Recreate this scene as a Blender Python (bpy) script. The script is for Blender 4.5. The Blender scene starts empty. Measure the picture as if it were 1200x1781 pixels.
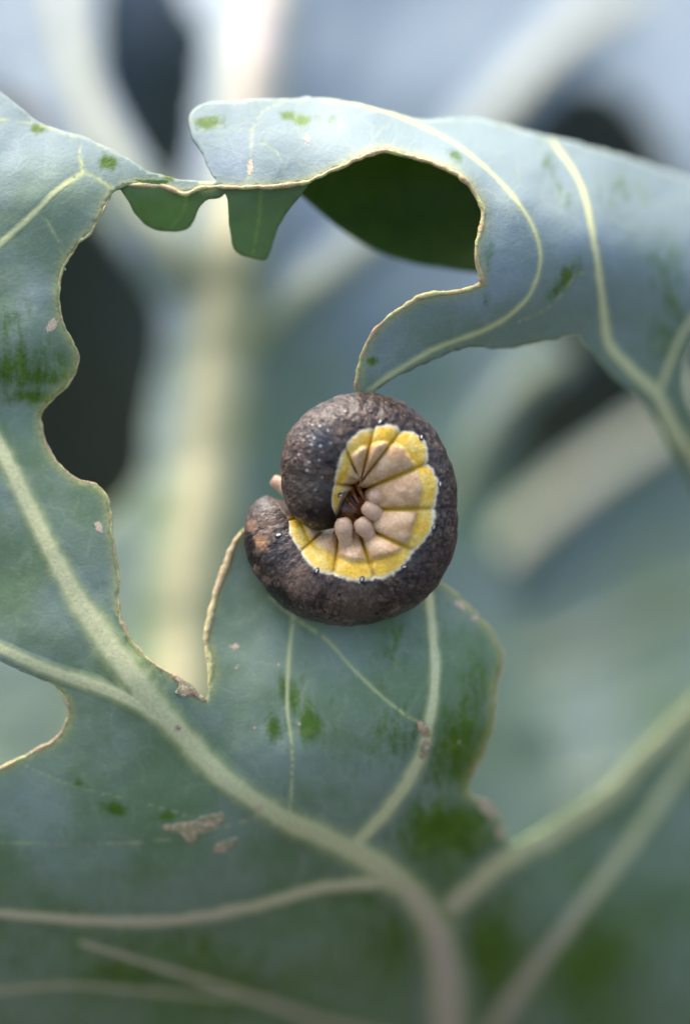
import bpy, math, random
import numpy as np
from mathutils import Vector
from mathutils.geometry import delaunay_2d_cdt

random.seed(7); np.random.seed(7)
scene = bpy.context.scene
C = scene.collection
R = math.radians

# ---------------------------------------------------------------- camera (100 mm macro framing, real size in metres)
S = 0.0433e-3            # metres in one photo pixel at the focus plane
D = 0.300                # camera to caterpillar
PITCH = R(25)
CAM = np.array([0.0, 0.0, 0.33])
RIGHT = np.array([1.0, 0, 0]); UP = np.array([0, math.sin(PITCH), math.cos(PITCH)]); FWD = np.array([0, math.cos(PITCH), -math.sin(PITCH)])
cd = bpy.data.cameras.new('camera'); cam = bpy.data.objects.new('camera', cd); C.objects.link(cam)
cam.location = CAM; cam.rotation_euler = (math.pi/2 - PITCH, 0, 0)
cd.sensor_fit = 'HORIZONTAL'; cd.sensor_width = 24.0; cd.lens = 24.0 * D / (1200 * S)
cd.clip_start = 0.005; cd.clip_end = 500
cd.dof.use_dof = True; cd.dof.focus_distance = D - 0.0009; cd.dof.aperture_fstop = 6.8; cd.dof.aperture_blades = 0
scene.camera = cam

# ---------------------------------------------------------------- sky, soft sun, exposure
SUN_EL, SUN_AZ = R(60), R(-35)      # azimuth measured from +Y towards +X: behind the leaf, to the left
w = bpy.data.worlds.new('World'); scene.world = w; w.use_nodes = True
nt = w.node_tree; nt.nodes.clear()
sky = nt.nodes.new('ShaderNodeTexSky'); sky.sky_type = 'NISHITA'; sky.sun_disc = False
sky.sun_elevation = SUN_EL; sky.sun_rotation = SUN_AZ; sky.air_density = 1.0; sky.dust_density = 5.0; sky.ozone_density = 1.0
bg = nt.nodes.new('ShaderNodeBackground'); bg.inputs[1].default_value = 0.105
wo = nt.nodes.new('ShaderNodeOutputWorld')
nt.links.new(sky.outputs[0], bg.inputs[0]); nt.links.new(bg.outputs[0], wo.inputs[0])
sl = bpy.data.lights.new('sun', 'SUN'); sl.energy = 1.15; sl.angle = R(35); sl.color = (1, 0.95, 0.88)
so = bpy.data.objects.new('sun', sl); C.objects.link(so)
sd = Vector((math.sin(SUN_AZ)*math.cos(SUN_EL), math.cos(SUN_AZ)*math.cos(SUN_EL), math.sin(SUN_EL)))
so.rotation_euler = sd.to_track_quat('Z', 'Y').to_euler(); so.location = (0, 0, 3)
scene.view_settings.view_transform = 'Standard'; scene.view_settings.look = 'None'
scene.view_settings.gamma = 1.0; scene.view_settings.exposure = 1.92
scene.render.engine = 'CYCLES'
scene.cycles.use_denoising = True
scene.cycles.max_bounces = 6

# ---------------------------------------------------------------- helpers
def P(px, py, z):
    """photo pixel + depth behind the focus plane (mm) -> world metres, array in, array out"""
    px = np.asarray(px, float); py = np.asarray(py, float); z = np.asarray(z, float)*1e-3
    k = S*(D+z)/D
    return CAM + ((px-600)*k)[..., None]*RIGHT + (-(py-890.5)*k)[..., None]*UP + (D+z)[..., None]*FWD

def hash3(i, j, k):
    n = (i*374761393 + j*668265263 + k*1274126177) & 0xffffffff
    n = ((n ^ (n >> 13))*1274126177) & 0xffffffff
    return ((n ^ (n >> 16)) & 0xffff)/65535.0
def vnoise(p):
    p = np.asarray(p, float); f = np.floor(p).astype(np.int64); u = p-f; u = u*u*(3-2*u)
    r = 0
    for a in (0, 1):
        for b in (0, 1):
            for c in (0, 1):
                wt = (u[:, 0] if a else 1-u[:, 0])*(u[:, 1] if b else 1-u[:, 1])*(u[:, 2] if c else 1-u[:, 2])
                r = r + wt*hash3(f[:, 0]+a+1000, f[:, 1]+b+1000, f[:, 2]+c+1000)
    return r
def fbm(p, o=4):
    p = np.asarray(p, float); s = 0; a = 0.5; t = 0
    for k in range(o):
        s = s + a*vnoise(p*2**k+17.3*k); t += a; a *= 0.5
    return s/t
def n2(x, y, sc, o=3, seed=0.0):
    return fbm(np.stack([np.asarray(x)/sc, np.asarray(y)/sc, np.full(np.shape(x), seed)], 1), o)
def sstep(a, b, x):
    t = np.clip((x-a)/(b-a), 0, 1); return t*t*(3-2*t)

def catmull(pts, step, closed=False):
    pts = np.asarray(pts, float); n = len(pts); out = []
    for i in range(n if closed else n-1):
        if closed: p0, p1, p2, p3 = pts[i-1], pts[i], pts[(i+1) % n], pts[(i+2) % n]
        else: p0, p1, p2, p3 = pts[max(i-1, 0)], pts[i], pts[i+1], pts[min(i+2, n-1)]
        m = max(1, int(round(np.linalg.norm((p2-p1)[:2])/step)))
        t = (np.arange(m)/m)[:, None]
        out.append(0.5*(2*p1 + (p2-p0)*t + (2*p0-5*p1+4*p2-p3)*t**2 + (3*p1-p0-3*p2+p3)*t**3))
    if not closed: out.append(pts[-1:])
    return np.concatenate(out)

class RBF:
    """smooth depth field through control points (thin plate)"""
    def __init__(self, ctrl, smooth=2e-3):
        c = np.asarray(ctrl, float); self.q = c[:, :2]/1000; n = len(c)
        K = self.k(self.q, self.q) + np.eye(n)*smooth
        Pm = np.c_[np.ones(n), self.q]
        A = np.block([[K, Pm], [Pm.T, np.zeros((3, 3))]])
        s = np.linalg.solve(A, np.r_[c[:, 2], 0, 0, 0]); self.w = s[:n]; self.a = s[n:]
    def k(self, a, b):
        r2 = ((a[:, None]-b[None])**2).sum(-1)+1e-12
        return 0.5*r2*np.log(r2)
    def __call__(self, x, y):
        p = np.stack([np.ravel(x), np.ravel(y)], 1)/1000; out = []
        for i in range(0, len(p), 20000):
            q = p[i:i+20000]; out.append(self.k(q, self.q)@self.w + self.a[0]+q@self.a[1:])
        return np.concatenate(out).reshape(np.shape(x))

def inside(x, y, poly):
    r = np.zeros(len(x), bool); a = poly; b = np.roll(poly, -1, 0)
    for (x0, y0), (x1, y1) in zip(a, b):
        if y0 == y1: continue
        c = ((y0 > y) != (y1 > y)) & (x < (x1-x0)*(y-y0)/(y1-y0)+x0)
        r ^= c
    return r

def vein_field(x, y, veins):
    """0..1 paleness from the nearest vein; veins = list of (resampled pts, widths)"""
    v = np.zeros(len(x))
    for vn in veins:
        pts, wd = vn[:2]; stg = vn[2] if len(vn) > 2 else min(1.0, .30+wd.max()/28)
        m = (x > pts[:, 0].min()-120) & (x < pts[:, 0].max()+120) & (y > pts[:, 1].min()-120) & (y < pts[:, 1].max()+120)
        if not m.any(): continue
        xs, ys = x[m], y[m]; best = np.full(len(xs), 9.0)
        for i in range(0, len(pts)-1):
            a, b = pts[i], pts[i+1]; d = b-a; l2 = d@d+1e-9
            t = np.clip(((xs-a[0])*d[0]+(ys-a[1])*d[1])/l2, 0, 1)
            dist = np.hypot(xs-a[0]-t*d[0], ys-a[1]-t*d[1])/(wd[i]+(wd[i+1]-wd[i])*t)
            best = np.minimum(best, dist)
        best = best*(1+.75*(n2(xs, ys, 16, 3, 6.6)-.5))
        v[m] = np.maximum(v[m], vprof(best)*stg)
    return v
def vprof(d):
    return np.clip(0.62*np.exp(-(d/0.5)**2) + 0.36*np.exp(-(d/0.95)**2), 0, 1)

def blobs(x, y, lst):
    r = np.zeros(len(x))
    for b in lst:
        bx, by, rx, ry, st = b[:5]; an = R(b[5]) if len(b) > 5 else 0
        dx, dy = x-bx, y-by
        u = (dx*math.cos(an)+dy*math.sin(an))/rx; v = (-dx*math.sin(an)+dy*math.cos(an))/ry
        r = np.maximum(r, st*np.exp(-(u*u+v*v)*1.0))
    return r

def mesh_obj(name, verts, faces, mat, parent=None, attrs=None, smooth=True):
    org = np.array(parent_world(parent)) if parent else np.zeros(3)
    me = bpy.data.meshes.new(name)
    verts = np.asarray(verts)-org
    me.from_pydata(verts.tolist(), [], [list(map(int, f)) for f in faces] if not isinstance(faces, list) else faces)
    for k, a in (attrs or {}).items():
        a = np.asarray(a, np.float32)
        if a.ndim == 1:
            at = me.attributes.new(k, 'FLOAT', 'POINT'); at.data.foreach_set('value', a)
        elif a.shape[1] == 3:
            at = me.attributes.new(k, 'FLOAT_VECTOR', 'POINT'); at.data.foreach_set('vector', a.ravel())
        else:
            at = me.attributes.new(k, 'FLOAT_COLOR', 'POINT'); at.data.foreach_set('color', a.ravel())
    if smooth: me.shade_smooth()
    me.materials.append(mat)
    o = bpy.data.objects.new(name, me); C.objects.link(o)
    if parent: o.parent = parent
    return o
def parent_world(p):
    l = np.array(p.location)
    while p.parent: p = p.parent; l = l+np.array(p.location)
    return l
def thing(name, label, cat, loc, group=None):
    o = bpy.data.objects.new(name, None); o.location = loc; o.empty_display_size = 0.005; C.objects.link(o)
    o['label'] = label; o['category'] = cat
    if group: o['group'] = group
    return o

def vnormals(v, f):
    f = np.asarray(f); n = np.zeros_like(v)
    fn = np.cross(v[f[:, 1]]-v[f[:, 0]], v[f[:, 2]]-v[f[:, 0]])
    for i in range(3): np.add.at(n, f[:, i], fn)
    return n/(np.linalg.norm(n, axis=1, keepdims=True)+1e-20)

def sheet(name, outline, zf, mat, parent, step=7, veins=(), rub=(), scar=(), thick=0.28, under=0.0, wob=1.0, bedge=5.0, pucker=0.35, edgecol=1.0, chew=None):
    """a leaf blade: outline in photo pixels, depth field zf (mm), real thickness (mm)"""
    b = catmull(outline, bedge, True)
    if wob:
        nx = n2(b[:, 0], b[:, 1], 14, 2, 3.1)-.5; ny = n2(b[:, 0], b[:, 1], 14, 2, 8.7)-.5
        b = b + np.stack([nx, ny], 1)*6*wob
    x0, y0 = b.min(0); x1, y1 = b.max(0)
    gx, gy = np.meshgrid(np.arange(x0, x1, step), np.arange(y0, y1, step*0.87))
    gx = gx + (np.arange(gx.shape[0]) % 2)[:, None]*step*0.5
    gx = gx.ravel()+np.random.uniform(-.2, .2, gx.size)*step; gy = gy.ravel()+np.random.uniform(-.2, .2, gy.size)*step
    m = inside(gx, gy, b); gx, gy = gx[m], gy[m]
    keep = np.ones(len(gx), bool)
    for i in range(0, len(gx), 4000):
        d = ((gx[i:i+4000, None]-b[None, :, 0])**2+(gy[i:i+4000, None]-b[None, :, 1])**2).min(1)
        keep[i:i+4000] = d > (0.55*min(step, bedge))**2
    gx, gy = gx[keep], gy[keep]
    nb = len(b)
    pts = np.concatenate([b, np.stack([gx, gy], 1)])
    vo, eo, fo, ov, oe, of = delaunay_2d_cdt([Vector(p) for p in pts.tolist()], [(i, (i+1) % nb) for i in range(nb)], [], 1, 1e-6, True)
    q = np.array([[v.x, v.y] for v in vo]); tri = np.array([f for f in fo if len(f) == 3])
    cen = q[tri].mean(1); tri = tri[inside(cen[:, 0], cen[:, 1], b)]
    x, y = q[:, 0], q[:, 1]
    vf = vein_field(x, y, veins)
    z = zf(x, y) + relief(x, y, vf, pucker)
    v = P(x, y, z)
    a = v[tri]; cr = np.cross(a[:, 1]-a[:, 0], a[:, 2]-a[:, 0])
    flip = (cr@FWD) > 0
    tri[flip] = tri[flip][:, ::-1]
    nrm = vnormals(v, tri); n = len(v)
    back = v - nrm*thick*1e-3
    E = {}
    for t in tri:
        for i in range(3):
            E[(t[i], t[(i+1) % 3])] = E.get((t[i], t[(i+1) % 3]), 0)+1
    side = [(i, j) for (i, j) in E if (j, i) not in E]
    faces = tri.tolist()+(tri[:, ::-1]+n).tolist()+[[int(i), int(i+n), int(j+n), int(j)] for i, j in side]
    ed = np.full(n, 1e9)
    for i in range(0, n, 4000):
        ed[i:i+4000] = np.sqrt(((x[i:i+4000, None]-b[None, :, 0])**2+(y[i:i+4000, None]-b[None, :, 1])**2).min(1))
    edge = np.exp(-(ed/7.0)**2)*edgecol
    if chew:
        cb = np.concatenate([catmull(c, 5) for c in chew]); cdist = np.full(n, 1e9)
        for i in range(0, n, 4000):
            cdist[i:i+4000] = np.sqrt(((x[i:i+4000, None]-cb[None, :, 0])**2+(y[i:i+4000, None]-cb[None, :, 1])**2).min(1))
        edge = np.maximum(edge*.15, np.exp(-(cdist/11.0)**2)*edgecol)
    rb = blobs(x, y, rub); sc = blobs(x, y, scar)
    co = np.stack([x/100, y/100, np.zeros(n)], 1); wx = wax_of(x, y); rb = rb+lowgreen(x, y)
    at = {'vein': np.r_[vf, vf], 'rub': np.r_[rb, rb], 'scar': np.r_[sc, sc], 'edge': np.r_[edge, edge],
          'under': np.r_[np.full(n, under), np.ones(n)], 'leafco': np.r_[co, co], 'wax': np.r_[wx, wx]}
    return mesh_obj(name, np.r_[v, back], faces, mat, parent, at)

def wax_of(x, y):
    """the wax bloom is thickest towards the leaf tips"""
    return sstep(1050, 300, y+160*(n2(x, y, 120, 2, 12.)-.5))*(1-.6*sstep(450, 120, x)*sstep(240, 380, y))
def lowgreen(x, y):
    return .12*sstep(1380, 1650, y+200*(n2(x, y, 140, 2, 21.)-.5))+.16*sstep(1050, 1350, y)*sstep(560, 820, x)
def relief(x, y, vf, pucker):
    return -pucker*(1-vf)*(n2(x, y, 55, 3, 5.5)-0.35)*1.1 + (n2(x, y, 180, 2, 1.5)-0.5)*pucker*2.2

def vein_pts(path, w0, w1, step=6):
    p = catmull(path, step); wd = np.linspace(w0, w1, len(p))
    wd = wd*(1+0.18*(n2(p[:, 0], p[:, 1], 40, 2, 9.0)-.5))
    return p, wd

def vein_strip(name, pw, zf, mat, parent, veins, rub=(), scar=(), height=0.45, pucker=0.35, na=11, clip=None):
    """a raised rib lying in the blade, meeting it flush along both sides"""
    p, wd = pw[:2]
    t = np.gradient(p, axis=0); t /= np.linalg.norm(t, axis=1, keepdims=True)+1e-9
    nr = np.stack([-t[:, 1], t[:, 0]], 1)
    u = np.linspace(-1.3, 1.3, na)
    xy = p[:, None]+nr[:, None]*(u[None, :, None]*wd[:, None, None])
    x, y = xy[..., 0].ravel(), xy[..., 1].ravel()
    if clip is not None:                                     # keep the rib on the blade where the edge is chewed close to it
        cx, cy = np.repeat(p[:, 0], na), np.repeat(p[:, 1], na); fr = np.ones(len(x))
        for _ in range(14):
            bad = ~inside(cx+(x-cx)*(fr+.06), cy+(y-cy)*(fr+.06), clip) & inside(cx, cy, clip)
            if not bad.any(): break
            fr[bad] *= .86
        x, y = cx+(x-cx)*fr, cy+(y-cy)*fr
    vf = vein_field(x, y, veins)
    prof = (np.cos(u/1.3*math.pi/2)**2)[None]*wd[:, None]/wd.max()
    taper = np.clip(np.arange(len(p))/6, 0, 1)*np.clip((len(p)-1-np.arange(len(p)))/6, 0, 1)
    h = height*(prof*taper[:, None]).ravel()*(0.85+0.3*n2(x, y, 12, 2, 4.4))
    z0 = zf(x, y)+relief(x, y, vf, pucker)
    front = P(x, y, z0+0.05-h); back = P(x, y, z0+0.22)
    n = len(p); N = n*na; faces = []
    id_ = lambda i, j: i*na+j
    for i in range(n-1):
        for j in range(na-1):
            faces.append([id_(i, j), id_(i, j+1), id_(i+1, j+1), id_(i+1, j)])
            faces.append([N+id_(i, j), N+id_(i+1, j), N+id_(i+1, j+1), N+id_(i, j+1)])
        faces.append([id_(i, 0), id_(i+1, 0), N+id_(i+1, 0), N+id_(i, 0)])
        faces.append([id_(i, na-1), N+id_(i, na-1), N+id_(i+1, na-1), id_(i+1, na-1)])
    for i in (0, n-1):
        for j in range(na-1): faces.append([id_(i, j), N+id_(i, j), N+id_(i, j+1), id_(i, j+1)])
    a = front.reshape(n, na, 3); cr = np.cross(a[n//2, 1]-a[n//2, 0], a[min(n//2+1, n-1), 0]-a[n//2, 0])
    if cr@FWD > 0: faces = [f[::-1] for f in faces]
    rb = blobs(x, y, rub)*0.5; sc = blobs(x, y, scar); co = np.stack([x/100, y/100, np.zeros(N)], 1); zz = np.zeros(N); wx = wax_of(x, y); rb = rb+.5*lowgreen(x, y)
    at = {'vein': np.r_[vf, vf], 'rub': np.r_[rb, rb], 'scar': np.r_[sc, sc], 'edge': np.r_[zz, zz], 'under': np.r_[zz, zz+1], 'leafco': np.r_[co, co], 'wax': np.r_[wx, wx]}
    return mesh_obj(name, np.r_[front, back], faces, mat, parent, at)

def tube(name, pts, rad, mat, parent, sides=8, attrs=None, wob=0.0, cap=True):
    """round tapered tube through world points"""
    pts = np.asarray(pts, float); n = len(pts); rad = np.broadcast_to(rad, (n,)).copy()
    t = np.gradient(pts, axis=0); t /= np.linalg.norm(t, axis=1, keepdims=True)+1e-15
    ref = np.cross(t[0], [0.3, 0.5, 0.8]); ref /= np.linalg.norm(ref); vs = []
    for i in range(n):
        ref = ref-t[i]*(ref@t[i]); ref /= np.linalg.norm(ref)+1e-15
        b = np.cross(t[i], ref); a = np.arange(sides)*2*math.pi/sides
        rr = rad[i]*(1+wob*(np.random.rand(sides)-.5))
        vs.append(pts[i]+np.cos(a)[:, None]*ref*rr[:, None]+np.sin(a)[:, None]*b*rr[:, None])
    v = np.concatenate(vs); f = []
    for i in range(n-1):
        for j in range(sides):
            k = (j+1) % sides
            f.append([i*sides+j, i*sides+k, (i+1)*sides+k, (i+1)*sides+j])
    f.append(list(range(sides))[::-1]); f.append([(n-1)*sides+j for j in range(sides)])
    return mesh_obj(name, v, f, mat, parent, attrs)

# ---------------------------------------------------------------- materials
class NT:
    def __init__(self, name):
        self.m = bpy.data.materials.new(name); self.m.use_nodes = True; self.t = self.m.node_tree; self.t.nodes.clear()
    def n(self, typ, **kw):
        o = self.t.nodes.new(typ)
        for k, v in kw.items(): setattr(o, k, v)
        return o
    def val(self, sock, v):
        if isinstance(v, bpy.types.NodeSocket): self.t.links.new(v, sock)
        elif isinstance(v, (tuple, list)) and len(v) == 3 and sock.type == 'RGBA': sock.default_value = (*v, 1)
        else: sock.default_value = v
    def math(self, op, a, b=0.0, clamp=False):
        o = self.n('ShaderNodeMath', operation=op, use_clamp=clamp); self.val(o.inputs[0], a); self.val(o.inputs[1], b); return o.outputs[0]
    def mix(self, f, a, b, blend='MIX'):
        o = self.n('ShaderNodeMix', data_type='RGBA', blend_type=blend); self.val(o.inputs[0], f); self.val(o.inputs[6], a); self.val(o.inputs[7], b); return o.outputs[2]
    def rng(self, v, a, b, c=0.0, d=1.0):
        o = self.n('ShaderNodeMapRange', interpolation_type='SMOOTHSTEP'); self.val(o.inputs[0], v)
        for i, q in enumerate((a, b, c, d)): o.inputs[i+1].default_value = q
        return o.outputs[0]
    def attr(self, name, out='Fac'):
        o = self.n('ShaderNodeAttribute', attribute_name=name); return o.outputs[out]
    def noise(self, vec, scale, detail=3, rough=0.55):
        o = self.n('ShaderNodeTexNoise'); self.val(o.inputs['Vector'], vec); o.inputs['Scale'].default_value = scale
        o.inputs['Detail'].default_value = detail; o.inputs['Roughness'].default_value = rough; return o.outputs['Fac']
    def mapv(self, vec, scale, loc=(0, 0, 0)):
        o = self.n('ShaderNodeMapping'); self.val(o.inputs[0], vec); o.inputs['Scale'].default_value = scale; o.inputs['Location'].default_value = loc; return o.outputs[0]
    def out(self, s):
        o = self.n('ShaderNodeOutputMaterial'); self.t.links.new(s, o.inputs[0]); return self.m

def leaf_material(name, bloom, green, veinc, under, rubbias=0.0, transl=0.16, gloss=0.42, pink=None):
    k = NT(name)
    co = k.attr('leafco', 'Vector'); vein = k.attr('vein'); rub = k.attr('rub'); scar = k.attr('scar'); edge = k.attr('edge'); und = k.attr('under'); wax = k.attr('wax')
    big = k.noise(co, 0.55, 3); mid = k.noise(co, 2.2, 4); fine = k.noise(co, 14, 4, 0.65); grain = k.noise(co, 60, 2)
    streak = k.noise(k.mapv(co, (6.5, 2.4, 1)), 1.0, 4, 0.6)
    b2 = tuple(c*0.74 for c in bloom); 
    gm = tuple(0.45*a+0.75*g for a, g in zip(bloom, green))
    bl = k.mix(wax, bloom, (bloom[0]*1.03, bloom[1]*1.02, bloom[2]*1.48))
    base = k.mix(k.math('MAXIMUM', k.rng(big, .36, .66), k.math('MULTIPLY', wax, .8)), gm, bl)
    base = k.mix(k.math('MULTIPLY', k.rng(mid, .45, .75), k.math('SUBTRACT', .42, k.math('MULTIPLY', wax, .26))), base, tuple(0.6*a+0.4*g for a, g in zip(bloom, green)))
    base = k.mix(k.math('MULTIPLY', k.rng(fine, .5, .8), .30), base, tuple(c*1.3 for c in bloom))
    base = k.mix(k.math('MULTIPLY', k.rng(k.noise(co, 26, 2), .66, .74), .45), base, (.52, .58, .55))
    base = k.mix(k.math('MULTIPLY', k.rng(k.noise(k.mapv(co, (1, 1, 1), (3, 7, 1)), 20, 3), .64, .74), .5), base, tuple(c*1.2 for c in green))
    # wax bloom rubbed away: clear green shows
    rm = k.math('ADD', k.math('MULTIPLY', rub, 1.3), k.math('MULTIPLY', k.math('SUBTRACT', streak, .5), 1.5))
    rm = k.math('ADD', rm, k.math('ADD', k.math('MULTIPLY', k.math('SUBTRACT', fine, .5), 0.8), k.math('MULTIPLY', k.math('SUBTRACT', mid, .5), 0.5)))
    rm = k.math('ADD', rm, rubbias)
    rmask = k.rng(rm, .16, .92)
    rmask = k.math('MAXIMUM', rmask, k.rng(k.math('ADD', k.math('MULTIPLY', rub, 1.0), k.math('MULTIPLY', k.math('SUBTRACT', k.noise(co, 9, 4, .7), .5), 1.6)), .52, .66, 0, .8))
    gcol = k.mix(k.rng(mid, .3, .7), green, tuple(c*1.5 for c in green))
    base = k.mix(rmask, base, gcol)
    # fine net of veinlets
    vo = k.n('ShaderNodeTexVoronoi', feature='DISTANCE_TO_EDGE'); vo.inputs['Scale'].default_value = 2.1
    wv = k.n('ShaderNodeVectorMath', operation='ADD'); k.val(wv.inputs[0], co)
    nn = k.n('ShaderNodeTexNoise'); k.val(nn.inputs['Vector'], co); nn.inputs['Scale'].default_value = 2.5
    sc = k.n('ShaderNodeVectorMath', operation='SCALE'); k.val(sc.inputs[0], nn.outputs['Color']); sc.inputs['Scale'].default_value = 0.40
    k.val(wv.inputs[1], sc.outputs[0]); k.val(vo.inputs['Vector'], wv.outputs[0])
    net = k.rng(vo.outputs['Distance'], 0.0, 0.10, 1, 0)
    base = k.mix(k.math('MULTIPLY', net, k.math('MULTIPLY', k.rng(mid, .35, .65), .07)), base, veinc)
    # veins
    vcol = k.mix(k.rng(vein, .30, .85), (veinc[0]*.58, veinc[1]*.72, veinc[2]*.36), veinc)
    vcol = k.mix(k.rng(fine, .3, .75), vcol, tuple(c*0.80 for c in veinc))
    if pink:
        sp = k.n('ShaderNodeSeparateXYZ'); k.val(sp.inputs[0], co)
        vcol = k.mix(k.math('MULTIPLY', k.math('MULTIPLY', k.rng(sp.outputs[1], pink[0], pink[1]), k.rng(vein, .4, .9)), k.rng(mid, .25, .6, .35, .85)), vcol, pink[2])
    vs = k.math('ADD', vein, k.math('MULTIPLY', k.math('SUBTRACT', mid, .5), .25))
    vmask = k.math('MULTIPLY', k.rng(vs, .10, .85), k.rng(vein, 0.02, .15))
    base = k.mix(vmask, base, vcol)
    # dried chewed edge
    em = k.math('MULTIPLY', edge, k.rng(fine, .25, .6))
    base = k.mix(k.math('MULTIPLY', em, .75), base, k.mix(k.rng(fine, .4, .7), (.52, .56, .13), (.62, .48, .20)))
    # pink-tan corky scars
    sm = k.rng(k.math('ADD', scar, k.math('MULTIPLY', k.math('SUBTRACT', fine, .5), 1.0)), .38, .56)
    base = k.mix(sm, base, k.mix(k.rng(grain, .35, .65), (.64, .39, .19), (.90, .74, .56)))
    # under side: clear green without bloom
    ucol = k.mix(k.math('MULTIPLY', vmask, .6), k.mix(k.rng(mid, .3, .7), under, tuple(c*1.35 for c in under)), tuple(c*2.4 for c in under))
    base = k.mix(und, base, ucol)
    pb = k.n('ShaderNodeBsdfPrincipled'); k.val(pb.inputs['Base Color'], base)
    k.val(pb.inputs['Roughness'], k.math('SUBTRACT', .62, k.math('MULTIPLY', rmask, .62-gloss)))
    pb.inputs['Specular IOR Level'].default_value = 0.4
    bm = k.n('ShaderNodeBump'); bm.inputs['Strength'].default_value = 0.35; bm.inputs['Distance'].default_value = 0.00016
    hh = k.math('ADD', k.math('MULTIPLY', fine, 1.0), k.math('ADD', k.math('MULTIPLY', net, -.12), k.math('MULTIPLY', sm, 1.1)))
    hh = k.math('ADD', hh, k.math('MULTIPLY', grain, .25))
    k.val(bm.inputs['Height'], hh); k.val(pb.inputs['Normal'], bm.outputs[0])
    tr = k.n('ShaderNodeBsdfTranslucent'); k.val(tr.inputs[0], k.mix(vmask, (.22, .42, .05), (.5, .52, .2)))
    ms = k.n('ShaderNodeMixShader'); ms.inputs[0].default_value = transl
    k.t.links.new(pb.outputs[0], ms.inputs[1]); k.t.links.new(tr.outputs[0], ms.inputs[2])
    return k.out(ms.outputs[0])

def simple(name, col, col2, scale=4000, rough=.5, bump=.3, dist=.0001, sss=0.0, spec=.5):
    k = NT(name); tc = k.n('ShaderNodeTexCoord').outputs['Object']
    f = k.noise(tc, scale, 4, .6)
    pb = k.n('ShaderNodeBsdfPrincipled'); k.val(pb.inputs['Base Color'], k.mix(k.rng(f, .35, .65), col, col2))
    pb.inputs['Roughness'].default_value = rough; pb.inputs['Specular IOR Level'].default_value = spec
    if sss:
        pb.inputs['Subsurface Weight'].default_value = sss; pb.inputs['Subsurface Radius'].default_value = (1, .6, .35); pb.inputs['Subsurface Scale'].default_value = .0006
    b = k.n('ShaderNodeBump'); b.inputs['Strength'].default_value = bump; b.inputs['Distance'].default_value = dist
    k.val(b.inputs['Height'], f); k.val(pb.inputs['Normal'], b.outputs[0])
    return k.out(pb.outputs[0])

M_leaf = leaf_material('waxy_leaf', (.28, .355, .265), (.066, .135, .008), (.84, .82, .43), (.05, .10, .008), transl=.11, pink=(14.8, 16.6, (.74, .58, .48)))
M_tab = leaf_material('folded_leaf_painted_light', (.265, .345, .285), (.08, .16, .012), (.60, .66, .30), (.13, .21, .05), transl=.30)  # same leaf, underside lightened to paint in light shining through the tabs
M_back = leaf_material('leaf_behind', (.28, .345, .30), (.10, .17, .04), (.86, .76, .44), (.085, .20, .022), rubbias=-.1, pink=(4.2, .5, (.76, .64, .66)))
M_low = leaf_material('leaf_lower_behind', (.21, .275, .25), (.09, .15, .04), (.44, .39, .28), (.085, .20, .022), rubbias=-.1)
M_shade_leaf = leaf_material('leaf_painted_shade', (.052, .085, .092), (.025, .045, .015), (.09, .10, .08), (.03, .06, .02), rubbias=-.2, transl=.05)  # leaf colours darkened: shade of the gaps between leaves is painted in
k = NT('dry_callus'); tc = k.n('ShaderNodeTexCoord').outputs['Object']
c_ = k.mix(k.rng(k.noise(tc, 420, 3), .40, .60), (.58, .58, .22), (.55, .40, .20)); c_ = k.mix(k.rng(k.noise(tc, 2600, 3), .48, .62), c_, (.50, .33, .16))
c_ = k.mix(k.rng(k.noise(tc, 5200, 2), .58, .70), c_, (.74, .64, .50))
pb = k.n('ShaderNodeBsdfPrincipled'); k.val(pb.inputs['Base Color'], c_); pb.inputs['Roughness'].default_value = .7
b = k.n('ShaderNodeBump'); b.inputs['Strength'].default_value = .7; b.inputs['Distance'].default_value = .00012
k.val(b.inputs['Height'], k.noise(tc, 6000, 3)); k.val(pb.inputs['Normal'], b.outputs[0]); M_callus = k.out(pb.outputs[0])
M_soil = simple('dark_soil', (.018, .014, .011), (.045, .034, .026), 60, .95, 1.0, .01)

# ---------------------------------------------------------------- ground
gv = np.array([[-60, -60, 0], [60, -60, 0], [60, 60, 0], [-60, 60, 0]], float)
g = mesh_obj('ground', gv, [[0, 1, 2, 3]], M_soil); g['kind'] = 'structure'

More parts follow.
